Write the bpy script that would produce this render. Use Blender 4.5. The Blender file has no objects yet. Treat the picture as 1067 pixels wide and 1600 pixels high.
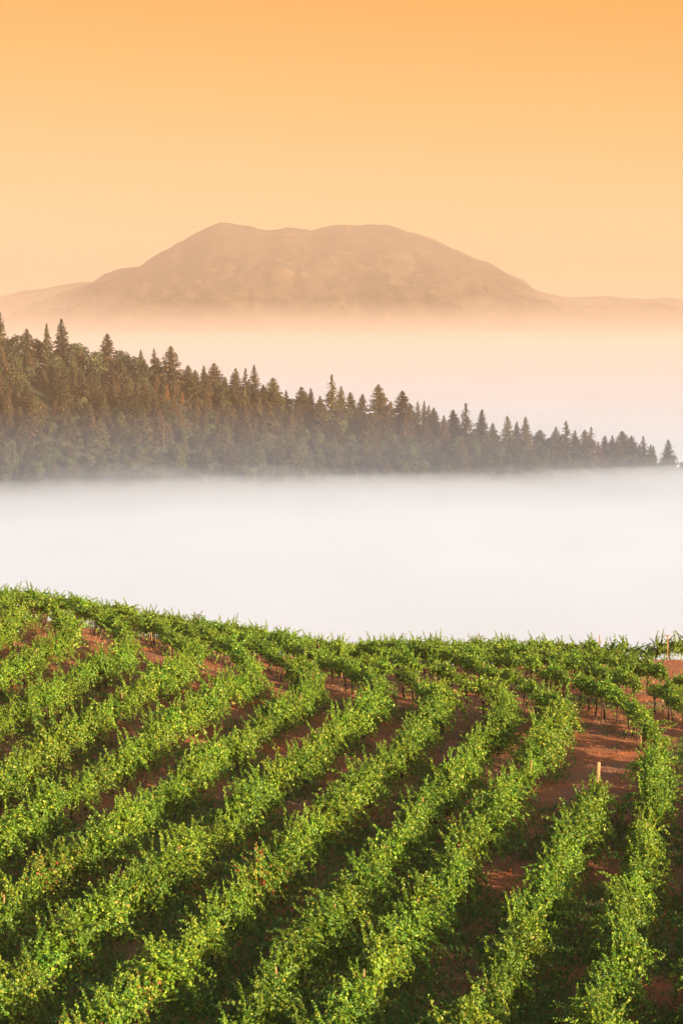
import bpy, math, random
import numpy as np
from mathutils import Vector, Matrix, noise as mnoise

sc = bpy.context.scene
col = sc.collection
R = math.radians

# ------------------------------------------------------------------ camera, light, sky, exposure
FPX = 3778.0                                  # focal length in pixels of a 1600 px tall frame (85 mm on 36 mm)
PITCH = math.atan(310 / FPX)
cam = bpy.data.objects.new('camera', bpy.data.cameras.new('camera'))
col.objects.link(cam)
cam.data.sensor_fit = 'VERTICAL'
cam.data.sensor_height = 36.0
cam.data.lens = 85.0
cam.data.clip_start = 0.5
cam.data.clip_end = 60000
cam.location = (0, 0, 0)
cam.rotation_euler = (R(90) - PITCH, 0, 0)
sc.camera = cam

SUN_AZ = 132.0     # degrees from straight ahead, to the right (over the photographer's shoulder)
SUN_EL = 12.5
sx = math.sin(R(SUN_AZ)) * math.cos(R(SUN_EL))
sy = math.cos(R(SUN_AZ)) * math.cos(R(SUN_EL))
sz = math.sin(R(SUN_EL))
SUN_DIR = Vector((sx, sy, sz))
sl = bpy.data.lights.new('sun', 'SUN')
sl.energy = 5.0
sl.angle = R(0.5)
sl.color = (1.0, 0.85, 0.62)
so = bpy.data.objects.new('sun', sl)
so.rotation_euler = (-SUN_DIR).to_track_quat('-Z', 'Y').to_euler()
col.objects.link(so)

sc.view_settings.view_transform = 'Standard'
sc.view_settings.look = 'None'
sc.view_settings.exposure = 1.55
sc.view_settings.gamma = 1.0
EXPO = 2 ** 1.55

w = bpy.data.worlds.new('World')
sc.world = w
w.use_nodes = True
nt = w.node_tree
nt.nodes.clear()
wo = nt.nodes.new('ShaderNodeOutputWorld')
sky = nt.nodes.new('ShaderNodeTexSky')
sky.sky_type = 'NISHITA'
sky.sun_disc = False
sky.sun_elevation = R(SUN_EL)
sky.sun_rotation = math.atan2(sx, sy)
sky.altitude = 300
sky.dust_density = 2.0
bg1 = nt.nodes.new('ShaderNodeBackground')
bg1.inputs[1].default_value = 0.11
nt.links.new(sky.outputs[0], bg1.inputs[0])
tc = nt.nodes.new('ShaderNodeTexCoord')
sep = nt.nodes.new('ShaderNodeSeparateXYZ')
nt.links.new(tc.outputs['Generated'], sep.inputs[0])
# a little more saturated towards the right of the view, as the dawn glow is
az = nt.nodes.new('ShaderNodeMath'); az.operation = 'MULTIPLY_ADD'
nt.links.new(sep.outputs['X'], az.inputs[0]); az.inputs[1].default_value = 0.10
nt.links.new(sep.outputs['Z'], az.inputs[2])
ramp = nt.nodes.new('ShaderNodeValToRGB')
mr = nt.nodes.new('ShaderNodeMapRange')
mr.inputs['From Min'].default_value = -0.01
mr.inputs['From Max'].default_value = 0.15
nt.links.new(az.outputs[0], mr.inputs[0])
nt.links.new(mr.outputs[0], ramp.inputs[0])
cr = ramp.color_ramp
SKY = [(0.0, (1.27, 0.84, 0.53)), (0.30, (1.16, 0.66, 0.29)), (0.60, (1.08, 0.52, 0.14)), (0.90, (1.08, 0.41, 0.06)), (1.0, (1.08, 0.37, 0.045))]
cr.elements[0].position = SKY[0][0]; cr.elements[0].color = (*SKY[0][1], 1)
cr.elements[1].position = SKY[-1][0]; cr.elements[1].color = (*SKY[-1][1], 1)
for p_, c_ in SKY[1:-1]:
    e_ = cr.elements.new(p_); e_.color = (*c_, 1)
bg2 = nt.nodes.new('ShaderNodeBackground')
bg2.inputs[1].default_value = 1.0 / EXPO
nt.links.new(ramp.outputs[0], bg2.inputs[0])
mf = nt.nodes.new('ShaderNodeMapRange')
mf.interpolation_type = 'SMOOTHSTEP'
mf.inputs['From Min'].default_value = 0.15
mf.inputs['From Max'].default_value = 0.27
nt.links.new(sep.outputs['Z'], mf.inputs[0])
mixw = nt.nodes.new('ShaderNodeMixShader')
nt.links.new(mf.outputs[0], mixw.inputs[0])
nt.links.new(bg2.outputs[0], mixw.inputs[1])
nt.links.new(bg1.outputs[0], mixw.inputs[2])
nt.links.new(mixw.outputs[0], wo.inputs[0])

cy = sc.cycles
cy.use_denoising = True
cy.max_bounces = 8
cy.diffuse_bounces = 3
cy.transmission_bounces = 4
cy.volume_bounces = 6
cy.transparent_max_bounces = 8

# ------------------------------------------------------------------ helpers
rng = np.random.default_rng(11)

def tag(o, label=None, cat=None, group=None, kind=None):
    if label: o['label'] = label
    if cat: o['category'] = cat
    if group: o['group'] = group
    if kind: o['kind'] = kind
    return o

def mesh(name, V, F, mat, smooth=False):
    """V (n,3) array, F list of equal-length faces as an (m,k) array."""
    me = bpy.data.meshes.new(name)
    V = np.ascontiguousarray(V, dtype=np.float32)
    F = np.ascontiguousarray(F, dtype=np.int32)
    k = F.shape[1]
    me.vertices.add(len(V)); me.vertices.foreach_set('co', V.ravel())
    me.loops.add(F.size); me.loops.foreach_set('vertex_index', F.ravel())
    me.polygons.add(len(F))
    me.polygons.foreach_set('loop_start', np.arange(0, F.size, k, dtype=np.int32))
    if smooth:
        me.polygons.foreach_set('use_smooth', np.ones(len(F), dtype=bool))
    me.update(calc_edges=True)
    if mat: me.materials.append(mat)
    return me

def link(name, me, parent=None):
    o = bpy.data.objects.new(name, me)
    col.objects.link(o)
    if parent: o.parent = parent
    return o

def empty(name, loc=(0, 0, 0)):
    o = bpy.data.objects.new(name, None)
    o.location = loc
    o.empty_display_size = 0.3
    col.objects.link(o)
    return o

def tubes(paths):
    """paths: list of (points (n,3), radii (n,), sides). Returns V, F (quads), capped by a tiny last ring."""
    Vs, Fs, off = [], [], 0
    for P, rad, n in paths:
        P = np.asarray(P, float); rad = np.asarray(rad, float)
        T = np.gradient(P, axis=0)
        T /= np.linalg.norm(T, axis=1)[:, None] + 1e-9
        ref = np.array([1.0, 0.3, 0.1]) if abs(T[0][2]) > 0.6 else np.array([0, 0, 1.0])
        U = np.cross(T, ref); U /= np.linalg.norm(U, axis=1)[:, None] + 1e-9
        W = np.cross(T, U)
        a = np.linspace(0, 2 * np.pi, n, endpoint=False)
        ring = P[:, None, :] + rad[:, None, None] * (np.cos(a)[None, :, None] * U[:, None, :] + np.sin(a)[None, :, None] * W[:, None, :])
        # caps: collapse an extra ring at each end onto the axis
        ring = np.concatenate([np.repeat(P[:1, None, :], n, 1) + (ring[:1] - P[:1, None, :]) * 1e-3, ring,
                               np.repeat(P[-1:, None, :], n, 1) + (ring[-1:] - P[-1:, None, :]) * 1e-3], 0)
        m = len(ring)
        i = np.arange(m - 1)[:, None]; j = np.arange(n)[None, :]
        q = np.stack([i * n + j, i * n + (j + 1) % n, (i + 1) * n + (j + 1) % n, (i + 1) * n + j], -1).reshape(-1, 4)
        Vs.append(ring.reshape(-1, 3)); Fs.append(q + off); off += m * n
    return np.concatenate(Vs), np.concatenate(Fs)

def unit(v):
    return v / (np.linalg.norm(v, axis=-1, keepdims=True) + 1e-9)

def leaves(C, N, size, fold=0.35, aspect=1.0, rg=rng):
    """One folded six-point leaf (two quads) per centre C, facing N, width size."""
    n = len(C)
    N = unit(N)
    t = unit(np.cross(N, rg.normal(size=(n, 3))))
    b = np.cross(N, t)
    s = size[:, None]
    def at(u, v, h):
        return C + t * (u * s * aspect) + b * (v * s) + N * (h * s)
    f = fold * 0.5
    V = np.stack([at(-.50, 0, 0), at(-.30, .48, f), at(.22, .42, f), at(.58, 0, -.06), at(.22, -.42, f), at(-.30, -.48, f)], 1).reshape(-1, 3)
    k = np.arange(n)[:, None] * 6
    F = np.concatenate([k + np.array([[0, 3, 2, 1]]), k + np.array([[0, 5, 4, 3]])])
    return V, F

# fractal value noise on numpy grids (height fields)
_perm = np.random.default_rng(5).random((256, 256))
def vnoise(x, y):
    xi = np.floor(x).astype(int); yi = np.floor(y).astype(int)
    xf = x - xi; yf = y - yi
    xf = xf * xf * (3 - 2 * xf); yf = yf * yf * (3 - 2 * yf)
    g = lambda a, b: _perm[a & 255, b & 255]
    return (g(xi, yi) * (1 - xf) + g(xi + 1, yi) * xf) * (1 - yf) + (g(xi, yi + 1) * (1 - xf) + g(xi + 1, yi + 1) * xf) * yf
def fbm(x, y, octs=4, gain=0.5):
    s = np.zeros_like(np.asarray(x, float)); a = 1.0; tot = 0
    for k in range(octs):
        s = s + a * (vnoise(x * 2 ** k + 17.3 * k, y * 2 ** k + 5.1 * k) * 2 - 1); tot += a; a *= gain
    return s / tot

def grid_mesh(name, xs, ys, zf, mat, smooth=True):
    X, Y = np.meshgrid(xs, ys)
    Z = zf(X, Y)
    V = np.stack([X, Y, Z], -1).reshape(-1, 3)
    nx, ny = len(xs), len(ys)
    i = np.arange(ny - 1)[:, None]; j = np.arange(nx - 1)[None, :]
    F = np.stack([i * nx + j, i * nx + j + 1, (i + 1) * nx + j + 1, (i + 1) * nx + j], -1).reshape(-1, 4)
    return mesh(name, V, F, mat, smooth)

# ------------------------------------------------------------------ materials
def new_mat(name):
    m = bpy.data.materials.new(name); m.use_nodes = True
    t = m.node_tree; t.nodes.clear()
    return m, t, t.nodes.new('ShaderNodeOutputMaterial')

def ramp_node(t, stops, interp='LINEAR'):
    r = t.nodes.new('ShaderNodeValToRGB'); c = r.color_ramp; c.interpolation = interp
    c.elements[0].position = stops[0][0]; c.elements[0].color = (*stops[0][1], 1)
    c.elements[1].position = stops[-1][0]; c.elements[1].color = (*stops[-1][1], 1)
    for p, k in stops[1:-1]:
        e = c.elements.new(p); e.color = (*k, 1)
    return r

def leaf_mat(name, stops, trans=0.35, rough=0.5, obj_var=0.25, spec=0.3):
    """Foliage: a colour per leaf (random per island), nudged per object, with light coming through."""
    m, t, out = new_mat(name)
    geo = t.nodes.new('ShaderNodeNewGeometry')
    r = ramp_node(t, stops)
    t.links.new(geo.outputs['Random Per Island'], r.inputs[0])
    oi = t.nodes.new('ShaderNodeObjectInfo')
    hs = t.nodes.new('ShaderNodeHueSaturation')
    mv = t.nodes.new('ShaderNodeMapRange'); mv.inputs[3].default_value = 1 - obj_var; mv.inputs[4].default_value = 1 + obj_var
    t.links.new(oi.outputs['Random'], mv.inputs[0]); t.links.new(mv.outputs[0], hs.inputs['Value'])
    mh = t.nodes.new('ShaderNodeMath'); mh.operation = 'MULTIPLY'; mh.inputs[1].default_value = 7.13
    fr = t.nodes.new('ShaderNodeMath'); fr.operation = 'FRACT'
    m2 = t.nodes.new('ShaderNodeMapRange'); m2.inputs[3].default_value = 0.5 - 0.06 * obj_var; m2.inputs[4].default_value = 0.5 + 0.06 * obj_var
    t.links.new(oi.outputs['Random'], mh.inputs[0]); t.links.new(mh.outputs[0], fr.inputs[0]); t.links.new(fr.outputs[0], m2.inputs[0])
    t.links.new(m2.outputs[0], hs.inputs['Hue'])
    t.links.new(r.outputs[0], hs.inputs['Color'])
    b = t.nodes.new('ShaderNodeBsdfPrincipled')
    b.inputs['Roughness'].default_value = rough
    b.inputs['Specular IOR Level'].default_value = spec
    t.links.new(hs.outputs[0], b.inputs['Base Color'])
    tr = t.nodes.new('ShaderNodeBsdfTranslucent')
    t.links.new(hs.outputs[0], tr.inputs[0])
    mx = t.nodes.new('ShaderNodeMixShader'); mx.inputs[0].default_value = trans
    t.links.new(b.outputs[0], mx.inputs[1]); t.links.new(tr.outputs[0], mx.inputs[2])
    t.links.new(mx.outputs[0], out.inputs[0])
    return m

def noise_mat(name, stops, scale, detail=8, rough=0.9, bump=0.0, bscale=None, coord='Object', distort=0.0, bdist=0.1):
    m, t, out = new_mat(name)
    tcn = t.nodes.new('ShaderNodeTexCoord')
    n = t.nodes.new('ShaderNodeTexNoise'); n.inputs['Scale'].default_value = scale; n.inputs['Detail'].default_value = detail
    n.inputs['Distortion'].default_value = distort
    t.links.new(tcn.outputs[coord], n.inputs['Vector'])
    r = ramp_node(t, stops); t.links.new(n.outputs[0], r.inputs[0])
    b = t.nodes.new('ShaderNodeBsdfPrincipled'); b.inputs['Roughness'].default_value = rough
    b.inputs['Specular IOR Level'].default_value = 0.15
    t.links.new(r.outputs[0], b.inputs['Base Color'])
    if bump:
        n2 = t.nodes.new('ShaderNodeTexNoise'); n2.inputs['Scale'].default_value = bscale or scale * 3; n2.inputs['Detail'].default_value = 6
        t.links.new(tcn.outputs[coord], n2.inputs['Vector'])
        bp = t.nodes.new('ShaderNodeBump'); bp.inputs['Strength'].default_value = bump; bp.inputs['Distance'].default_value = bdist
        t.links.new(n2.outputs[0], bp.inputs['Height']); t.links.new(bp.outputs[0], b.inputs['Normal'])
    t.links.new(b.outputs[0], out.inputs[0])
    return m

def volume_mat(name, color, density, aniso=0.0):
    m, t, out = new_mat(name)
    v = t.nodes.new('ShaderNodeVolumePrincipled')
    v.inputs['Color'].default_value = (*color, 1)
    v.inputs['Density'].default_value = density
    v.inputs['Anisotropy'].default_value = aniso
    t.links.new(v.outputs[0], out.inputs['Volume'])
    return m

M = {}
M['vine'] = leaf_mat('vine_leaf', [(0, (.06, .15, .014)), (.4, (.155, .25, .018)), (.85, (.285, .35, .026)), (.98, (.40, .41, .035)), (1, (.50, .30, .05))], 0.38, 0.42, 0.22, 0.35)
M['vine_red'] = leaf_mat('vine_leaf_turning', [(0, (.05, .15, .012)), (.45, (.16, .26, .02)), (.78, (.34, .36, .03)), (.86, (.46, .22, .06)), (.94, (.46, .10, .04)), (1, (.40, .02, .02))], 0.35, 0.45, 0.15, 0.3)
M['bark'] = noise_mat('vine_bark', [(0.3, (.035, .022, .015)), (.7, (.11, .062, .036))], 14, 6, .9, .5, 40)
M['wood'] = noise_mat('post_wood', [(0.3, (.22, .11, .05)), (.7, (.42, .22, .09))], 9, 6, .8, .3, 30)
M['needle'] = leaf_mat('conifer_needles', [(0, (.018, .026, .012)), (.5, (.058, .052, .020)), (1, (.20, .118, .038))], 0.1, 0.6, 0.55, .2)
M['oak'] = leaf_mat('oak_leaves', [(0, (.026, .034, .014)), (.5, (.066, .072, .028)), (1, (.14, .122, .042))], 0.15, 0.6, 0.45, .2)
M['dead'] = leaf_mat('dead_needles', [(0, (.22, .075, .03)), (.5, (.36, .12, .045)), (1, (.46, .17, .06))], 0.15, 0.7, 0.15, .1)
M['tree_bark'] = noise_mat('tree_bark', [(0.3, (.05, .035, .025)), (.7, (.13, .09, .06))], 3, 5, .95, .4, 12)
M['grass'] = leaf_mat('weed_grass', [(0, (.05, .12, .018)), (.5, (.085, .17, .025)), (1, (.14, .20, .04))], 0.3, 0.6, 0.1, .2)
M['straw'] = leaf_mat('dry_grass', [(0, (.22, .12, .05)), (.5, (.34, .20, .09)), (1, (.46, .30, .15))], 0.25, 0.7, 0.1, .1)
M['stone'] = noise_mat('field_stone', [(0.3, (.16, .10, .07)), (.7, (.33, .23, .17))], 6, 5, .9, .4, 25)

# soil: red-brown earth, greyer and weedier low down, clods and fine crumbs
def soil_mat():
    m, t, out = new_mat('vineyard_soil')
    tcn = t.nodes.new('ShaderNodeTexCoord')
    def nz(scale, detail, rough=0.6):
        n = t.nodes.new('ShaderNodeTexNoise'); n.inputs['Scale'].default_value = scale; n.inputs['Detail'].default_value = detail
        n.inputs['Roughness'].default_value = rough
        t.links.new(tcn.outputs['Object'], n.inputs['Vector']); return n
    big, fine = nz(0.30, 7, .65), nz(5.0, 8, .7)
    r1 = ramp_node(t, [(.25, (.19, .075, .038)), (.5, (.37, .125, .05)), (.75, (.60, .20, .07))])
    t.links.new(fine.outputs[0], r1.inputs[0])
    r2 = ramp_node(t, [(.34, (.66, .18, .048)), (.5, (.42, .155, .068)), (.66, (.25, .165, .105))])
    t.links.new(big.outputs[0], r2.inputs[0])
    mx = t.nodes.new('ShaderNodeMix'); mx.data_type = 'RGBA'; mx.inputs[0].default_value = 0.5
    t.links.new(r1.outputs[0], mx.inputs[6]); t.links.new(r2.outputs[0], mx.inputs[7])
    b = t.nodes.new('ShaderNodeBsdfPrincipled'); b.inputs['Roughness'].default_value = .95; b.inputs['Specular IOR Level'].default_value = .1
    t.links.new(mx.outputs[2], b.inputs['Base Color'])
    n3 = nz(9.0, 8, .65)
    bp = t.nodes.new('ShaderNodeBump'); bp.inputs['Strength'].default_value = 1.0; bp.inputs['Distance'].default_value = .15
    t.links.new(n3.outputs[0], bp.inputs['Height']); t.links.new(bp.outputs[0], b.inputs['Normal'])
    t.links.new(b.outputs[0], out.inputs[0])
    return m
M['soil'] = soil_mat()
M['valley'] = noise_mat('valley_floor', [(0.3, (.10, .10, .05)), (.7, (.20, .18, .09))], 0.01, 6)
M['forest_floor'] = noise_mat('forest_floor', [(0.3, (.035, .035, .018)), (.7, (.075, .065, .03))], 0.08, 6)
M['mountain'] = noise_mat('mountain_slopes', [(0.35, (.028, .018, .012)), (.56, (.060, .038, .022)), (.66, (.10, .056, .028)), (.73, (.27, .13, .055))], 0.013, 9, .95, .45, .02, 'Object', .4, 40.0)

# ------------------------------------------------------------------ terrain
def smooth(a, b, t):
    s = np.clip((t - a) / (b - a), 0, 1); return s * s * (3 - 2 * s)

def hill(X, Y):
    X = np.asarray(X, float); Y = np.asarray(Y, float)
    s = smooth(75, 125, Y)
    z = -18.2 + 16.4 * np.exp(-(np.maximum(Y, 0) / 14) ** 1.3)
    z = z + .165 * s * np.logaddexp(0, np.clip(-X - 1, -60, 32))
    d = np.maximum(Y - 100, 0)
    z = z - np.where(d < 60, .00152 * d * d, .00152 * 3600 + .1824 * (d - 60))
    z = z + .42 * smooth(14.5, 18.5, X) * np.exp(-((Y - 142) / 9) ** 2)      # low bank at the end of the crest
    z = z - .0009 * np.maximum(np.abs(X) - 32, 0) ** 2
    return np.maximum(z, -119.0)

def soil_z(X, Y):
    return hill(X, Y) + (.05 * fbm(X * .45, Y * .45, 4) + .05 * fbm(X * 1.3, Y * 1.3, 2)) * smooth(45, 52, Y)

xs = np.concatenate([np.linspace(-420, -34, 40), np.arange(-32, 32, .3), np.linspace(32, 420, 40)])
ys = np.concatenate([np.linspace(-60, 44, 60), np.arange(45, 162, .3), np.linspace(163, 760, 80)])
o = link('vineyard_ground', grid_mesh('vineyard_ground', xs, ys, soil_z, M['soil']))
tag(o, kind='structure')

v = grid_mesh('valley_ground', np.linspace(-6400, 6400, 40), np.linspace(-280, 12700, 50), lambda X, Y: X * 0 - 120.0, M['valley'])
tag(link('valley_ground', v), kind='structure')

# forested ridge
CREST_Y = 1400.0
def crest(X):
    px = X / CREST_Y * FPX + 533.5
    ypx = np.interp(px, [-600, -200, 0, 100, 200, 330, 500, 650, 800, 950, 1045, 1100, 1300],
                    [430, 515, 566, 577, 592, 614, 650, 676, 696, 714, 726, 735, 765])
    return -(ypx - 490) / FPX * CREST_Y
def ridge(X, Y):
    X = np.asarray(X, float); Y = np.asarray(Y, float)
    z = crest(X)
    d = CREST_Y - Y
    slope = np.where(d > 0, .30 * d + .0007 * d * d, .0016 * d * d)
    slope = np.where(d < -120, .0016 * 14400 + .384 * (-d - 120), slope)
    return np.maximum(z - slope + 2.5 * fbm(X * .012, Y * .012, 4), -119.5)
tag(link('forest_ridge_ground', grid_mesh('forest_ridge_ground', np.linspace(-700, 400, 150), np.linspace(1040, 1760, 110), ridge, M['forest_floor'])), kind='structure')

# far mountain and the fainter range behind it
PROF = [(-900, 505), (-300, 496), (0, 486), (60, 474), (100, 459), (150, 440), (185, 421), (225, 414), (240, 402), (290, 377), (320, 360), (345, 349),
        (380, 352), (420, 361), (450, 355), (490, 363), (520, 353), (570, 352), (610, 354), (640, 364), (680, 375), (710, 390), (760, 410),
        (800, 432), (850, 458), (890, 466), (920, 464), (960, 464), (1010, 467), (1067, 467), (1300, 462), (1700, 470), (2200, 500)]
def range_mesh(name, prof, D, depth_f, depth_b, mat, rough, seed):
    px = np.array([p[0] for p in prof], float); py = np.array([p[1] for p in prof], float)
    Xp = (px - 533.5) / FPX * D; Zp = (490 - py) / FPX * D
    xs = np.linspace(Xp[0], Xp[-1], 760)
    ys = np.concatenate([np.linspace(D - depth_f, D, 130), np.linspace(D, D + depth_b, 30)[1:]])
    k = np.ones(3) / 3
    zc = np.interp(xs, Xp, Zp); zc = np.convolve(np.pad(zc, 1, 'edge'), k, 'valid')
    zc = zc + rough * .13 * fbm(xs / 55, xs * 0 + seed, 4)
    def zf(X, Y):
        t = np.where(Y < D, (D - Y) / depth_f, (Y - D) / depth_b)
        Z0 = np.interp(X, xs, zc)
        prof_ = (1 - t) ** 1.25
        g = fbm(X / 300 + seed, Y / 500, 6, .6)
        rid = 1 - 2 * np.abs(fbm(X / 190 + 3 + seed, Y / 800 + .25 * X / 190, 5, .6))
        return -118 + (Z0 + 118) * prof_ + (rough * g + rough * .8 * (rid - .6)) * np.sin(np.pi * np.clip(t, 0, 1)) * .9
    return grid_mesh(name, xs, ys, zf, mat)
o = link('mountain', range_mesh('mountain', PROF, 9000, 2400, 1200, M['mountain'], 75, 1.7)); tag(o, kind='structure')
PROF2 = [(-900, 470), (-400, 452), (-100, 466), (0, 464), (40, 455), (80, 449), (120, 442), (170, 440), (230, 450), (300, 462), (420, 475), (600, 480), (900, 472), (1300, 468), (1800, 480)]
o = link('distant_mountain', range_mesh('distant_mountain', PROF2, 11800, 1500, 700, M['mountain'], 40, 8.2)); tag(o, kind='structure')

# ------------------------------------------------------------------ vines
def vine_variant(seed, red=False, thin=False):
    rg = np.random.default_rng(seed)
    L = 1.7
    n = 460 if thin else 600
    x = rg.uniform(-L / 2, L / 2, n)
    a = rg.uniform(-.30 * np.pi, 1.30 * np.pi, n)                 # angle round the row; straight down left thinner
    lump = (1.22 - .62 * (2 * np.abs(x) / L) ** 2) * (1 + .34 * np.sin(x * 4.1 + seed) * np.cos(a * 2 + seed * 1.7) + .30 * np.sin(x * 7.3 + 2 * a + seed * .6))
    r = np.where(rg.random(n) < .72, rg.normal(.95, .10, n), rg.uniform(.35, .9, n)) * lump
    y = .215 * r * np.cos(a); z = (1.12 if thin else .98) + (.28 if thin else .34) * r * np.sin(a)
    C = [np.stack([x, y, z], -1)]
    out = np.stack([rg.normal(0, .35, n), np.cos(a), np.sin(a) + .25], -1) + rg.normal(0, .55, (n, 3))
    Nn = [out]; S = [rg.uniform(.075, .125, n)]
    paths = []
    # canes: upright, arching and trailing ones, each with alternate leaves
    for k in range(22 if thin else 30):
        kind = rg.random()
        p = np.array([rg.uniform(-L / 2, L / 2), rg.normal(0, .2), rg.uniform(.9, 1.35)])
        side = rg.choice([-1, 1], p=[.42, .58])
        if kind < (.15 if thin else .27):      # fingers standing clear of the canopy
            p[2] = rg.uniform(1.1, 1.4)
            d = np.array([rg.normal(0, .40), rg.normal(0, .35), 1.0]); ln = rg.uniform(.35, 1.0); g = rg.uniform(0, .7); jit, per, ls = .022, 3, .098
        elif kind < (.75 if thin else .55):    # arching sideways
            d = np.array([rg.normal(0, .5), side * rg.uniform(.5, 1.1), rg.uniform(.3, .9)]); ln = rg.uniform(.4, .9); g = .9; jit, per, ls = .03, 2, .10
        elif thin:
            continue
        else:               # trailing to the ground
            d = np.array([rg.normal(0, .4), side * rg.uniform(.6, 1.0), rg.uniform(-.1, .4)]); ln = rg.uniform(.8, 1.5); g = 1.8; jit, per, ls = .035, 2, .10
        d = d / np.linalg.norm(d)
        m = int(ln / .042)
        pts = [p]
        for i in range(m):
            d = d + np.array([rg.normal(0, .05), rg.normal(0, .05), -g * .042]); d /= np.linalg.norm(d)
            q = pts[-1] + d * .042
            if q[2] < .06: q[2] = .06; d[2] = 0
            pts.append(q)
        pts = np.array(pts)
        paths.append((pts[::4] if len(pts) > 8 else pts[::2], np.linspace(.006, .002, len(pts[::4] if len(pts) > 8 else pts[::2])), 3))
        for i in range(per):
            u = np.linspace(1, .45, len(pts))
            sz = ls * u * rg.uniform(.8, 1.2, len(pts))
            C.append(pts + rg.normal(0, jit, pts.shape)); S.append(sz)
            Nn.append(rg.normal(0, .6, pts.shape) + np.array([0, .25 * side, .55]))
    # low suckers and leaves reaching down to the ground
    n2 = 20 if thin else 170
    x = rg.uniform(-L / 2, L / 2, n2); yy = rg.normal(.0, .34, n2); zz = rg.uniform(.25, .75, n2)
    keep = (np.sin(x * 5 + seed) + rg.normal(0, .5, n2)) > 0
    C.append(np.stack([x, yy, zz], -1)[keep]); Nn.append(rg.normal(0, .6, (n2, 3))[keep] + np.array([0, 0, .4])); S.append(rg.uniform(.07, .12, n2)[keep])
    C = np.concatenate(C); Nn = np.concatenate(Nn); S = np.concatenate(S)
    V, F = leaves(C, Nn, S, .45, 1.0, rg)
    Vt, Ft = tubes(paths)
    return mesh('foliage', np.concatenate([V, Vt]), np.concatenate([F, Ft + len(V)]), M['vine_red'] if red else M['vine'])

def trunk_variant(seed):
    rg = np.random.default_rng(seed)
    z = np.array([-.1, 0, .18, .38, .58, .78])
    base = np.stack([np.cumsum(rg.normal(0, .022, 6)), np.cumsum(rg.normal(0, .022, 6)), z], -1)
    top = base[-1]
    paths = [(base, np.array([.062, .058, .046, .042, .045, .05]), 7)]
    for s in (-1, 1):
        p = np.array([top + np.array([0, 0, -.03]), top + np.array([s * .14, 0, .08]), top + np.array([s * .36, rg.normal(0, .03), .13]), top + np.array([s * .66, rg.normal(0, .04), .13 + rg.normal(0, .02)])])
        paths.append((p, np.array([.042, .036, .028, .02]), 6))
    V, F = tubes(paths)
    return mesh('trunk', V, F, M['bark'], True)

VINES = [vine_variant(100 + i) for i in range(12)]
VINES_THIN = [vine_variant(400 + i, False, True) for i in range(8)]
VINES_RED = [vine_variant(200 + i, True) for i in range(2)]
TRUNKS = [trunk_variant(300 + i) for i in range(6)]

def post_mesh(name, h, r, lean=0.0, bevel=True):
    z = np.array([-.3, .0, h * .5, h - .015, h])
    P = np.stack([lean * z / max(h, .1), 0 * z, z], -1)
    V, F = tubes([(P, np.array([r, r, r * .97, r * .95, r * .8]), 9)])
    return mesh(name, V, F, M['wood'], False)
POST = [post_mesh('trellis_post', 1.30, .034, .02), post_mesh('trellis_post', 1.40, .030, -.03)]

# plan of the rows: apex (Xa, Ya), slope of both arms, rounding, and the part of Y they run over
ROWS = [
    # Xa,   Ya,   m_low, m_up, r,  Y0,  Y1, label
    (21.2, 97.0, .22, .24, 9, 126, 173, 'last vine row, beside the bare soil strip at the end of the crest'),
    (18.4, 98.0, .21, .24, 9, 46, 173, 'vine row with sunlit trunks, on the crest side of the long curving outermost row'),
    (15.6, 98.5, .20, .24, 9, 46, 173, 'dark curving vine row that leaves the picture right beside the long outermost bend'),
    (12.8, 100.0, .185, .23, 8, 46, 173, 'long vine row bending in one wide arc, outside the row with the bare post'),
    (11.5, 99.0, .215, .22, 3, 48, 86.6, 'short vine row ending at the bare wooden post'),
    (9.6, 105.0, .215, .20, 2.5, 50, 173, 'vine row bending sharply on the red soil, just inside the row with the bare post'),
    (7.2, 105.3, .215, .22, 3.0, 50, 173, 'vine row beside the thin bare stake, second bend inside the post row'),
    (4.5, 106.8, .220, .23, 3.0, 50, 173, 'vine row reaching the lower edge near its corner, third bend inside the post row'),
    (1.8, 109.2, .224, .23, 3.0, 50, 173, 'vine row with reddish leaf tufts, fourth bend inside the post row'),
    (-1.2, 111.0, .220, .23, 3.0, 58, 173, 'vine row flanked by deep shaded grass, fifth bend inside the post row'),
    (-4.2, 113.0, .215, .23, 3.0, 66, 173, 'vine row bending halfway up the left slope, sixth bend inside the post row'),
    (-7.1, 114.5, .215, .23, 3.0, 76, 173, 'vine row below the highest red soil patches, fourth bend from the top'),
    (-10.2, 115.5, .215, .23, 3.0, 84, 173, 'vine row on the left slope, third bend from the top beside red soil'),
    (-13.2, 116.5, .21, .23, 3.0, 92, 173, 'short vine row at the upper left, second bend from the top'),
    (-16.2, 118.0, .21, .23, 3.0, 100, 173, 'topmost bending vine row at the upper left corner of the field'),
    (-19.2, 120.0, .21, .23, 3.0, 104, 173, 'vine row along the highest left crest against the white fog'),
]
def row_x(row, Y):
    Xa, Ya, ml, mu, r = row[:5]
    d = Y - Ya
    return Xa - np.where(d < 0, ml, mu) * (np.sqrt(d * d + r * r) - r)

def row_points(row, step):
    if row[0] == 'crest':
        t = np.linspace(0, 1, 7)
        return 12.5 + 9.0 * t, 148.5 - 3.5 * t, 0 * t - math.atan2(3.5, 9.0)
    Y = np.arange(row[5], row[6], .05); X = row_x(row, Y)
    s = np.concatenate([[0], np.cumsum(np.hypot(np.diff(X), np.diff(Y)))])
    t = np.arange(0, s[-1], step)
    Xi, Yi = np.interp(t, s, X), np.interp(t, s, Y)
    X2, Y2 = np.interp(t + .1, s, X), np.interp(t + .1, s, Y)
    X1, Y1 = np.interp(t - .1, s, X), np.interp(t - .1, s, Y)
    return Xi, Yi, np.arctan2(Y2 - Y1, X2 - X1)

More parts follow.
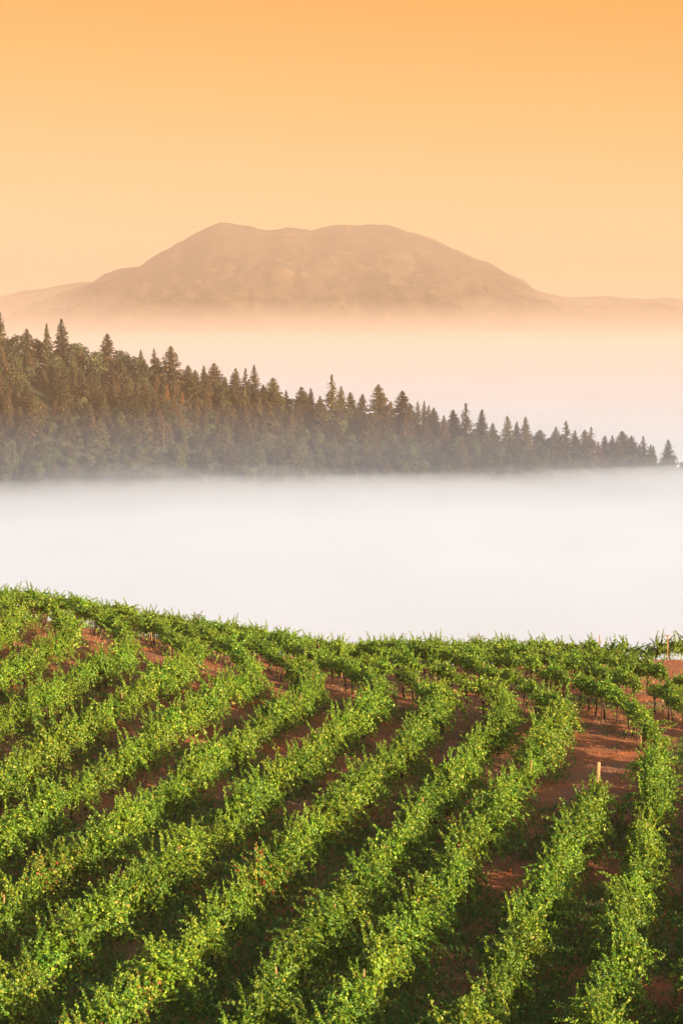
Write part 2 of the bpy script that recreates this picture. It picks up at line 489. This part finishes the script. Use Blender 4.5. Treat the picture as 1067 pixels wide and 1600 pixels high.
prnd = random.Random(4)
CREST_ROW = ('crest', 999, 0, 0, 0, 0, 0, 'gappy vine row on the crest skyline behind the sunlit strip of bare soil')
ROWS.append(CREST_ROW)
RED_SPOTS = [(7.7, 72.8), (4.9, 58.0), (6.3, 63.0), (-9.3, 72.5), (-10.2, 64.0), (-5.0, 60.0)]
def in_view(X, Y, marg=2.0):
    return -(533.5 / FPX) * Y - marg < X < (533.5 / FPX) * Y + marg + 4.5
ALL_ROWPTS = []
for ri, row in enumerate(ROWS):
    Xi, Yi, ang = row_points(row, 1.5)
    sel = [i for i in range(len(Xi)) if in_view(Xi[i], Yi[i])]
    if not sel: continue
    i0 = sel[0]
    root = empty('vine_row', (Xi[i0], Yi[i0], float(soil_z(Xi[i0], Yi[i0]))))
    tag(root, row[7], 'vine row', 'vine rows curving over the hill')
    for i in sel:
        wob = .10 * math.sin(i * .9 + ri * 2.1) + prnd.gauss(0, .07)
        X, Y = float(Xi[i]) - wob * math.sin(ang[i]), float(Yi[i]) + wob * math.cos(ang[i])
        z = float(soil_z(X, Y))
        ALL_ROWPTS.append((X, Y))
        red = min(math.hypot(X - a, Y - b) for a, b in RED_SPOTS) < .9 or prnd.random() < .012
        upper = row[0] == 'crest' or Y > (row[1] + 2 if row[4] < 5 else 92) + prnd.uniform(-2, 2)
        if row[0] in (15.6, 18.4) and 84 < Y < 104 and prnd.random() < .35: continue   # vines left out, mostly out of view, to let sun onto the soil
        if row[0] != 'crest' and prnd.random() < (.05 if upper else .02): continue                    # a missing vine
        me = prnd.choice(VINES_RED) if red else prnd.choice(VINES_THIN if upper and row[0] != 'crest' else VINES)
        vn = empty('grapevine'); vn.parent = root
        flip = prnd.random() < .5
        vn.location = Vector((X, Y, z - (.35 if row[0] == 'crest' else 0))) - root.location
        gx = (float(soil_z(X + .4 * math.cos(ang[i]), Y + .4 * math.sin(ang[i]))) - float(soil_z(X - .4 * math.cos(ang[i]), Y - .4 * math.sin(ang[i])))) / .8
        vn.rotation_euler = (prnd.gauss(0, .05), -math.atan(gx), ang[i] + (math.pi if flip else 0) + prnd.gauss(0, .06))
        if flip: vn.rotation_euler[1] *= -1
        s = prnd.uniform(.76, 1.12)
        vn.scale = (prnd.uniform(.9, 1.12), s * prnd.uniform(.72, 1.25), s)
        link('foliage', me, vn)
        link('trunk', prnd.choice(TRUNKS), vn)
        if i % 5 == 2:
            p = link('trellis_post', prnd.choice(POST), root)
            px_, py_ = X + .75 * math.cos(ang[i]), Y + .75 * math.sin(ang[i])
            p.location = Vector((px_, py_, float(soil_z(px_, py_)))) - root.location
            p.rotation_euler = (prnd.gauss(0, .04), prnd.gauss(0, .04), prnd.uniform(0, 6))

# bare posts and the stake
def place_post(name, X, Y, me, label, cat, rot=(0, 0, 0)):
    o = link(name, me); o.location = (X, Y, float(soil_z(X, Y))); o.rotation_euler = rot
    return tag(o, label, cat)
place_post('wooden_post', 9.28, 87.0, post_mesh('wooden_post', 1.95, .085, .06), 'bare weathered wooden post standing clear at the end of the short vine row', 'post')
def tpost(h, arm):
    V, F = tubes([(np.array([[0, 0, -.3], [0, 0, 0], [.01, 0, h * .6], [0, 0, h]]), np.array([.045, .045, .042, .04]), 8),
                  (np.array([[-arm, 0, h - .06], [0, .05, h - .02], [arm, 0, h - .10]]), np.array([.028, .03, .028]), 6)])
    return mesh('trellis_post', V, F, M['wood'])

o = place_post('trellis_post', 19.7, 145.2, tpost(1.55, .30), 'T shaped trellis post standing at the right end of the crest', 'post')
place_post('wooden_pole', 15.6, 145.5, post_mesh('wooden_pole', 1.85, .035, .03), 'thin pale pole rising above the crest vines', 'pole')
place_post('wooden_stake', 4.0, 83.0, post_mesh('wooden_stake', 1.05, .022, .05), 'thin bare stake standing alone between two vine rows', 'stake')

# ------------------------------------------------------------------ ground cover
rowpts = np.array(ALL_ROWPTS)
def row_dist(P):
    out = np.empty(len(P))
    for i in range(0, len(P), 4000):
        q = P[i:i + 4000]
        out[i:i + 4000] = np.sqrt(((q[:, None, :] - rowpts[None]) ** 2).sum(-1).min(1))
    return out
def blades(P, hgt, wid, rg, lean=.5):
    n = len(P)
    a = rg.uniform(0, 2 * np.pi, n)
    d = np.stack([np.cos(a), np.sin(a), 0 * a], -1)
    tip = P + np.stack([rg.normal(0, lean, n) * hgt, rg.normal(0, lean, n) * hgt, hgt], -1)
    V = np.stack([P - d * wid[:, None], P + d * wid[:, None], tip], 1).reshape(-1, 3)
    return V, np.arange(3 * n).reshape(-1, 3)
rg = np.random.default_rng(77)
def scatter(n, y0, y1, pw=1.0):
    Y = y0 + (y1 - y0) * rg.random(n) ** pw
    X = rg.uniform(-1, 1, n) * (533.5 / FPX * Y + 1)
    return np.stack([X, Y], -1)
P = scatter(260000, 50, 118, 1.3)
msk = fbm(P[:, 0] * .35, P[:, 1] * .22, 3) + (95 - P[:, 1]) / 55 - P[:, 0] * .018 + rg.normal(0, .18, len(P))
P = P[msk > .10]
P3 = np.concatenate([P, soil_z(P[:, 0], P[:, 1])[:, None]], 1)
V, F = blades(P3, rg.uniform(.05, .24, len(P3)), rg.uniform(.014, .036, len(P3)), rg, .8)
tag(link('grass', mesh('grass', V, F, M['grass'])), 'low green weeds and grass in the shade between the lower vine rows', 'grass', kind='stuff')
P = scatter(90000, 50, 150, 1.0)
msk = fbm(P[:, 0] * .5 + 40, P[:, 1] * .3, 3) + rg.normal(0, .12, len(P))
P = P[msk > .14]
P3 = np.concatenate([P, soil_z(P[:, 0], P[:, 1])[:, None]], 1)
V, F = blades(P3, rg.uniform(.04, .26, len(P3)), rg.uniform(.006, .016, len(P3)), rg, .7)
tag(link('dry_grass', mesh('dry_grass', V, F, M['straw'])), 'dry straw coloured grass on the red soil between the vine rows', 'dry grass', kind='stuff')
# single dry weeds with pale seed heads
def dry_weed(seed, h):
    r_ = np.random.default_rng(seed)
    st, C = [], []
    for k in range(9):
        a, l = r_.uniform(0, 6.28), r_.uniform(.10, .42) * h
        tip = np.array([l * math.cos(a), l * math.sin(a), h * r_.uniform(.55, 1.0)])
        st.append((np.array([[0, 0, -.02], tip * [.3, .3, .55], tip]), np.array([.008, .006, .004]), 4))
        C.append(tip + r_.normal(0, .045, (14, 3)))
    C = np.concatenate(C)
    V, F = leaves(C, r_.normal(0, 1, C.shape) + [0, -.4, .5], r_.uniform(.04, .085, len(C)), .4, 1.2, r_)
    return tubes(st), (V, F)
M['seed_head'] = leaf_mat('seed_head', [(0, (.42, .24, .13)), (.5, (.58, .37, .21)), (1, (.70, .50, .32))], .3, .8, .1, .1)
for i, (X, Y, h, lab) in enumerate([(9.0, 89.6, .5, 'pale dry weed leaning on the vines just left of the bare wooden post'), (10.6, 85.4, .5, 'pale dry weed beside the outer row, just below the bare post'),
                                    (7.85, 72.2, .42, 'low pale dry weed in the gap between the post row and the outermost row'), (4.15, 83.4, .32, 'small rusty dry weed at the foot of the thin bare stake')]):
    root = empty('dry_weed', (X, Y, float(soil_z(X, Y))))
    (Va, Fa), (Vb, Fb) = dry_weed(900 + i, h)
    link('stem', mesh('stem', Va, Fa, M['straw']), root); link('seed_head', mesh('seed_head', Vb, Fb, M['seed_head']), root)
    tag(root, lab, 'weed', 'dry weeds between the vine rows')
# clods and pebbles
P = scatter(16000, 50, 150, 1.0); n = len(P)
oc = np.array([[1, 0, 0], [0, 1, 0], [-1, 0, 0], [0, -1, 0], [0, 0, 1], [0, 0, -1]], float)
of = np.array([[0, 1, 4], [1, 2, 4], [2, 3, 4], [3, 0, 4], [1, 0, 5], [2, 1, 5], [3, 2, 5], [0, 3, 5]])
sz_ = rg.gamma(2.0, .012, n) + .01
V = (oc[None] * (sz_[:, None, None] * rg.uniform(.6, 1.3, (n, 6, 1))))
V = V + np.concatenate([P, soil_z(P[:, 0], P[:, 1])[:, None]], 1)[:, None, :]
F = (np.arange(n)[:, None, None] * 6 + of[None]).reshape(-1, 3)
tag(link('gravel', mesh('gravel', V.reshape(-1, 3), F, M['soil'])), 'loose clods and pebbles on the vineyard soil', 'gravel', kind='stuff')

# ------------------------------------------------------------------ trees on the ridge
def conifer(seed, h, w, dead=False, sparse=1.0, pw=.85):
    """Returns (trunk mesh, crown mesh) of a fir h metres tall and w wide at its widest."""
    rg = np.random.default_rng(seed)
    z = np.linspace(-1.5, h, 9)
    tr = np.stack([rg.normal(0, .08, 9), rg.normal(0, .08, 9), z], -1)
    paths = [(tr, np.linspace(.022 * h, .03, 9), 6)]
    C, Nn, S = [], [], []
    nb = int(230 * sparse)
    for k in range(nb):
        t = ((k + rg.random()) / nb) ** .9                   # 0 low .. 1 top
        zz = h * (.06 + .93 * t)
        ln = .5 * w * ((1 - t) ** pw * 1.0 + .02) * rg.uniform(.65, 1.18)
        a = rg.uniform(0, 2 * np.pi)
        droop = .42 - .75 * t
        m = max(3, int(ln / .33))
        u = np.linspace(.12, 1, m)
        r = ln * u
        p = np.stack([r * np.cos(a), r * np.sin(a), zz - droop * r + .10 * ln * u * u], -1)
        for q in range(2):
            C.append(p + rg.normal(0, .12, p.shape) * (1.3 - .8 * t) * (1 + u[:, None])); S.append(rg.uniform(.34, .74, m) * (1.15 - .55 * t))
            Nn.append(rg.normal(0, .5, p.shape) + np.array([.45 * np.cos(a), .45 * np.sin(a), .8]))
        if dead or k % 6 == 0:
            paths.append((np.stack([p[0] * [0, 0, 1], p[-1]]), np.array([.05, .015]), 3))
    C.append(np.stack([rg.normal(0, .06, 8), rg.normal(0, .06, 8), h - np.linspace(0, 1.6, 8)], -1)); Nn.append(rg.normal(0, 1, (8, 3))); S.append(np.linspace(.18, .45, 8))
    C = np.concatenate(C); Nn = np.concatenate(Nn); S = np.concatenate(S)
    if dead:
        k = rg.random(len(C)) < .55; C, Nn, S = C[k], Nn[k], S[k]
    V, F = leaves(C, Nn, S, .5, 1.3, rg)
    Vt, Ft = tubes(paths)
    return mesh('trunk', Vt, Ft, M['tree_bark']), mesh('crown', V, F, M['dead'] if dead else M['needle'])

def broadleaf(seed, h, w):
    rg = np.random.default_rng(seed)
    C, Nn, S, paths = [], [], [], []
    paths.append((np.array([[0, 0, -1.5], [.1, 0, h * .3], [rg.normal(0, .3), rg.normal(0, .3), h * .6]]), np.array([.03 * h, .025 * h, .012 * h]), 6))
    nc = 15
    for k in range(nc):
        a = rg.uniform(0, 2 * np.pi); t = rg.random()
        rr = .36 * w * math.sqrt(rg.random()) * (1 - .5 * t)
        c = np.array([rr * math.cos(a), rr * math.sin(a), h * (.30 + .55 * t)])
        rad = np.array([.20 * w, .20 * w, .15 * h]) * rg.uniform(.75, 1.2)
        d = unit(rg.normal(size=(85, 3)))
        C.append(c + d * rad * rg.uniform(.7, 1.05, (85, 1))); Nn.append(d + rg.normal(0, .5, d.shape) + np.array([0, 0, .3])); S.append(rg.uniform(.35, .75, 85))
        paths.append((np.array([[0, 0, h * .28], c * .6 + np.array([0, 0, h * .12]), c]), np.array([.012 * h, .008 * h, .02]), 4))
    V, F = leaves(np.concatenate(C), np.concatenate(Nn), np.concatenate(S), .4, 1.0, rg)
    Vt, Ft = tubes(paths)
    return mesh('trunk', Vt, Ft, M['tree_bark']), mesh('crown', V, F, M['oak'])

H0 = 20.0
CON = [conifer(500 + i, H0, w_, False, s_, p_) for i, (w_, s_, p_) in enumerate([(16, 1.3, .9), (14, 1.2, .95), (13, 1.15, .9), (17, 1.4, .8), (12, 1.1, 1.0), (15, 1.25, .85)])]
CON_N = [conifer(520 + i, H0, w_, False, .72, 1.0) for i, w_ in enumerate([9.5, 10.5])]
DEAD = [conifer(540 + i, H0, 7.0, True, .8, .9) for i in range(2)]
OAK = [broadleaf(560 + i, 10.0, 11.0) for i in range(5)]

def tree(kind, pair, X, Y, h, label, group=None, wid=1.0, href=H0, rnd=prnd, zb=None):
    z = float(ridge(X, Y)) if zb is None else zb
    root = empty(kind, (X, Y, z))
    s = h / href
    root.scale = (s * wid, s * wid, s)
    root.rotation_euler = (rnd.gauss(0, .015), rnd.gauss(0, .015), rnd.uniform(0, 6.28))
    link('trunk', pair[0], root); link('crown', pair[1], root)
    return tag(root, label, 'tree', group)

def px_x(px, Y): return (px - 533.5) / FPX * Y
def px_z(py, Y): return -(py - 490) / FPX * Y
SKYLINE = [  # x, y of the top in the photograph, kind, width, own label
    (2, 487, 'c', 1.0, 'tall dark conifer at the very left end of the ridge skyline'), (22, 522, 'o', 1.1, None), (44, 513, 'c', 1.05, 'short conifer second along the left end of the ridge skyline'),
    (62, 528, 'o', 1, None), (76, 505, 'c', .8, None), (98, 498, 'c', 1.05, 'tall bushy conifer towering over the left part of the ridge skyline'), (120, 534, 'o', 1, None), (146, 545, 'o', 1, None),
    (168, 521, 'c', 1.1, 'tall conifer standing alone among round oaks on the ridge skyline'), (192, 544, 'o', .9, None), (215, 553, 'o', 1.1, None), (242, 544, 'n', 1, None),
    (268, 540, 'c', 1.25, 'broad dark cone shaped conifer, widest on the ridge skyline'), (295, 570, 'c', .9, None), (320, 571, 'c', .9, None), (335, 567, 'c', 1.1, None),
    (352, 588, 'c', .8, None), (368, 575, 'c', 1.1, None), (384, 574, 'n', 1, None), (397, 570, 'n', 1.2, 'loose slender conifer behind its darker neighbours on the ridge skyline'), (412, 600, 'c', .8, None), (425, 590, 'c', 1.1, None),
    (447, 609, 'n', 1, None), (470, 604, 'c', 1, None), (485, 606, 'c', .8, None), (500, 618, 'c', .9, None), (518, 584, 'n', 1.15, 'tall thin spire conifer, slimmest above the middle of the ridge skyline'),
    (533, 603, 'c', .9, None), (548, 612, 'c', .9, None), (565, 615, 'c', .9, None), (592, 600, 'c', 1.2, 'broad conifer rising above the skyline just past the thin spire'), (610, 626, 'c', .8, None), (628, 610, 'c', 1.2, None),
    (641, 630, 'c', .8, None), (653, 627, 'n', 1, None), (662, 626, 'n', 1, None), (678, 636, 'c', .9, None), (693, 648, 'c', .8, None), (708, 640, 'c', 1, None), (728, 629, 'n', 1.2, 'tall narrow conifer with open branches on the lower right skyline'),
    (752, 639, 'c', 1.15, None), (770, 660, 'c', .8, None), (793, 649, 'c', 1.15, None), (807, 658, 'c', .9, None), (822, 651, 'c', .95, None), (843, 671, 'c', 1, None), (868, 666, 'c', 1, None),
    (885, 657, 'n', 1.4, 'tall open conifer in the clump just past the gap near the low right end'), (898, 672, 'c', .9, None), (913, 671, 'c', 1, None), (923, 666, 'n', 1.2, None), (945, 680, 'c', 1, None), (956, 680, 'c', .9, None), (973, 673, 'c', 1.1, None),
    (858, 681, 'o', .8, None), (903, 684, 'c', .9, None), (934, 690, 'c', .9, None), (964, 688, 'c', .9, None), (998, 694, 'c', .8, None), 
    (986, 680, 'c', 1, None), (1005, 681, 'n', 1.3, None), (1016, 694, 'c', .9, None), (1044, 686, 'c', 1.1, 'last lone conifer rising from the fog at the right end of the ridge'),
]
trnd = random.Random(9)
occupied = []
DEAD_AT = []
for px, py, k, wd, lab in SKYLINE:
    Y = CREST_Y + trnd.uniform(-14, 6)
    X = px_x(px, Y)
    zb = float(ridge(X, Y)) - .5
    h = px_z(py, Y) - zb
    occupied.append((X, Y))
    if k == 'o':
        tree('oak_tree', trnd.choice(OAK), X, Y, max(h, 6), lab or 'round crowned oak between conifers on the ridge skyline', 'oaks along the ridge skyline', wd, 10.0, trnd, zb)
    elif k == 'n':
        tree('conifer_tree', trnd.choice(CON_N), X, Y, h, lab or 'slender pointed conifer on the ridge skyline', 'slender conifers along the ridge skyline', wd * H0 / h * min(1.3, max(.9, h / H0)), H0, trnd, zb)
    else:
        tree('conifer_tree', trnd.choice(CON), X, Y, h, lab or 'dark pointed conifer on the ridge skyline', 'conifers along the ridge skyline', wd * H0 / h * min(1.2, max(.98, h / H0)), H0, trnd, zb)

for px, py, Y, h, lab in [(66, 592, 1365, 17, 'orange dead conifer on the left slope, left of a bare reddish one'), (80, 612, 1358, 13, 'bare reddish dead conifer right beside an orange one on the left slope'),
                          (262, 598, 1378, 13, 'orange brown dead conifer standing between green ones under the broad skyline conifer'), (285, 610, 1374, 12, 'small rusty conifer below the skyline, right of another rusty one')]:
    X = px_x(px, Y)
    occupied.append((X, Y)); DEAD_AT.append((px, py, Y))
    tree('dead_conifer', trnd.choice(DEAD), X, Y, h, lab, 'dead orange conifers on the ridge slope', 1.0, H0, trnd, px_z(py, Y) - h)

# slope trees: conifers near the crest, rounder and greener crowns lower down
cand = []
for _ in range(9000):
    Y = trnd.uniform(1215, 1397)
    X = trnd.uniform(-1, 1) * (533.5 / FPX * Y + 6)
    z = float(ridge(X, Y))
    if z < -93: continue
    cand.append((X, Y, z))
placed = []
def hides_dead(X, Y, z, h):
    qx, qy = X / Y * FPX + 533.5, 490 - (z + h) / Y * FPX
    return any(abs(qx - a) < 19 and Y < c + 3 and qy < b + 24 for a, b, c in DEAD_AT)
def free(X, Y, d, lst):
    return all((X - a) ** 2 + (Y - b) ** 2 > d * d for a, b in lst)
N_BIG = 235
for X, Y, z in cand:
    if len(placed) >= N_BIG: break
    if hides_dead(X, Y, z, 14.0): continue
    if free(X, Y, 9.0, placed) and free(X, Y, 5.0, occupied):
        placed.append((X, Y))
for X, Y in placed:
    below = float(crest(X)) - float(ridge(X, Y))
    low = (float(ridge(X, Y)) < -74)
    if trnd.random() < (.55 if low else .26):
        tree('oak_tree', trnd.choice(OAK), X, Y, trnd.uniform(6, 11), 'rounded green broadleaf tree on the lower ridge slope' if low else 'rounded broadleaf tree among conifers below the ridge skyline',
             'broadleaf trees low on the ridge slope' if low else 'broadleaf trees high on the ridge slope', trnd.uniform(.8, 1.15), 10.0, trnd)
    else:
        h = trnd.uniform(8, 15) if low else trnd.uniform(12, 19)
        tree('conifer_tree', trnd.choice(CON + CON_N), X, Y, h, 'small conifer on the lower ridge slope near the fog' if low else 'conifer in the dense forest below the ridge skyline',
             'conifers low on the ridge slope' if low else 'conifers high on the ridge slope', trnd.uniform(.95, 1.3), H0, trnd)

# the undergrowth between them, nobody could count it: one object
def arr(me):
    v = np.empty(len(me.vertices) * 3, np.float32); me.vertices.foreach_get('co', v)
    f = np.empty(len(me.polygons) * 4, np.int32); me.polygons.foreach_get('vertices', f)
    return v.reshape(-1, 3), f.reshape(-1, 4)
def mass(name, pool, pts, mat, href, hs, label):
    Vs, Fs, off = [], [], 0
    data = [arr(p[1]) for p in pool]
    for X, Y, z in pts:
        v, f = trnd.choice(data)
        s = trnd.uniform(*hs) / href; a = trnd.uniform(0, 6.28)
        c, d = math.cos(a) * s, math.sin(a) * s
        wv = np.stack([v[:, 0] * c - v[:, 1] * d + X, v[:, 0] * d + v[:, 1] * c + Y, v[:, 2] * s + z - .3], -1)
        Vs.append(wv); Fs.append(f + off); off += len(v)
    tag(link(name, mesh(name, np.concatenate(Vs), np.concatenate(Fs), mat)), label, 'undergrowth', kind='stuff')
under = []
for X, Y, z in cand[3000:]:
    if len(under) >= 820: break
    if hides_dead(X, Y, z, 3.0): continue
    if free(X, Y, 3.7, [(a, b) for a, b, _ in under]):
        under.append((X, Y, z))
hi = [p for p in under if p[2] > -70]; lo = [p for p in under if p[2] <= -70]
mass('forest', CON, hi[::2], M['needle'], H0, (7, 12), 'dense far forest filling the slope between the single trees')
mass('forest_undergrowth', OAK, hi[1::2] + lo, M['oak'], 10.0, (3, 6), 'rounded green undergrowth covering the lower ridge slope')

# ------------------------------------------------------------------ air: haze, mist and the fog bank
def box(name, x0, x1, y0, y1, z0, z1, mat):
    V = np.array([[x0, y0, z0], [x1, y0, z0], [x1, y1, z0], [x0, y1, z0], [x0, y0, z1], [x1, y0, z1], [x1, y1, z1], [x0, y1, z1]])
    F = np.array([[0, 3, 2, 1], [4, 5, 6, 7], [0, 1, 5, 4], [1, 2, 6, 5], [2, 3, 7, 6], [3, 0, 4, 7]])
    return tag(link(name, mesh(name, V, F, mat)), kind='stuff')
box('haze', -6500, 6500, -300, 12900, -121, 348, volume_mat('haze_air', (.75, .525, .36), 1.2e-4, .1))
box('valley_mist', -5000, 5000, 280, 8900, -118.0, -50, volume_mat('mist_air', (.34, .50, .70), 1 / 2300))
# mist drawn up towards the mountain: a wedge that thickens with distance
phis = np.linspace(.022, -.0119, 30)
sw = 6000 * ((.022 - phis) / .031) ** 2.4
prof = [(8900 - a_, p_ * (8900 - a_)) for a_, p_ in zip(sw, phis)]            # swooping top, from the mountain back towards the ridge
prof = prof + [(prof[-1][0], -118.4), (8900.0, -118.4)]
nP = len(prof)
V = np.array([[x, y, z] for x in (-5000.0, 5000.0) for y, z in prof])
me_ = bpy.data.meshes.new('mountain_mist')
me_.from_pydata(V.tolist(), [], [list(range(nP))[::-1], list(range(nP, 2 * nP))] + [[i, (i + 1) % nP, nP + (i + 1) % nP, nP + i] for i in range(nP)])
me_.materials.append(volume_mat('mountain_mist_air', (.85, .635, .535), 1 / 2100)); me_.update()
import bmesh
bm_ = bmesh.new(); bm_.from_mesh(me_); bmesh.ops.triangulate(bm_, faces=bm_.faces); bmesh.ops.recalc_face_normals(bm_, faces=bm_.faces); bm_.to_mesh(me_); bm_.free()
tag(link('mountain_mist', me_), kind='stuff')

def fog_mesh(name, base, amp, mat, seed=0.0):
    xs = np.linspace(-4000, 4000, 240)
    xs = np.sign(xs) * (np.abs(xs) / 4000) ** 1.6 * 4000
    ys = 200 + (np.linspace(0, 1, 260) ** 1.7) * 9200
    X, Y = np.meshgrid(xs, ys)
    Z = base + amp * (3.2 * fbm(X / 130 + 9 + seed, Y / 260, 3) + 1.2 * fbm(X / 35 + seed, Y / 70 + 4, 3)) + 2.5 * smooth(70, 190, X) * np.exp(-((Y - 1330) / 130) ** 2)
    nx, ny = len(xs), len(ys)
    top = np.stack([X, Y, Z], -1).reshape(-1, 3)
    bot = top.copy(); bot[:, 2] = -117.5 - .2 * amp
    V = np.concatenate([top, bot]); B = nx * ny
    i = np.arange(ny - 1)[:, None]; j = np.arange(nx - 1)[None, :]
    q = np.stack([i * nx + j, i * nx + j + 1, (i + 1) * nx + j + 1, (i + 1) * nx + j], -1).reshape(-1, 4)
    loop = np.concatenate([np.arange(nx), np.arange(1, ny) * nx + nx - 1, (ny - 1) * nx + np.arange(nx - 2, -1, -1), np.arange(ny - 2, 0, -1) * nx])
    nxt = np.roll(loop, -1)
    side = np.stack([loop + B, nxt + B, nxt, loop], -1)
    return mesh(name, V, np.concatenate([q, q[:, ::-1] + B, side]), mat, True)
tag(link('fog_bank', fog_mesh('fog_bank', -88.5, 1.0, volume_mat('fog_air', (.885, .925, 1.0), 1 / 140))), kind='stuff')
tag(link('fog_wisps', fog_mesh('fog_wisps', -83.5, 2.3, volume_mat('fog_wisp_air', (.87, .90, .985), 1 / 420), 31.7)), kind='stuff')
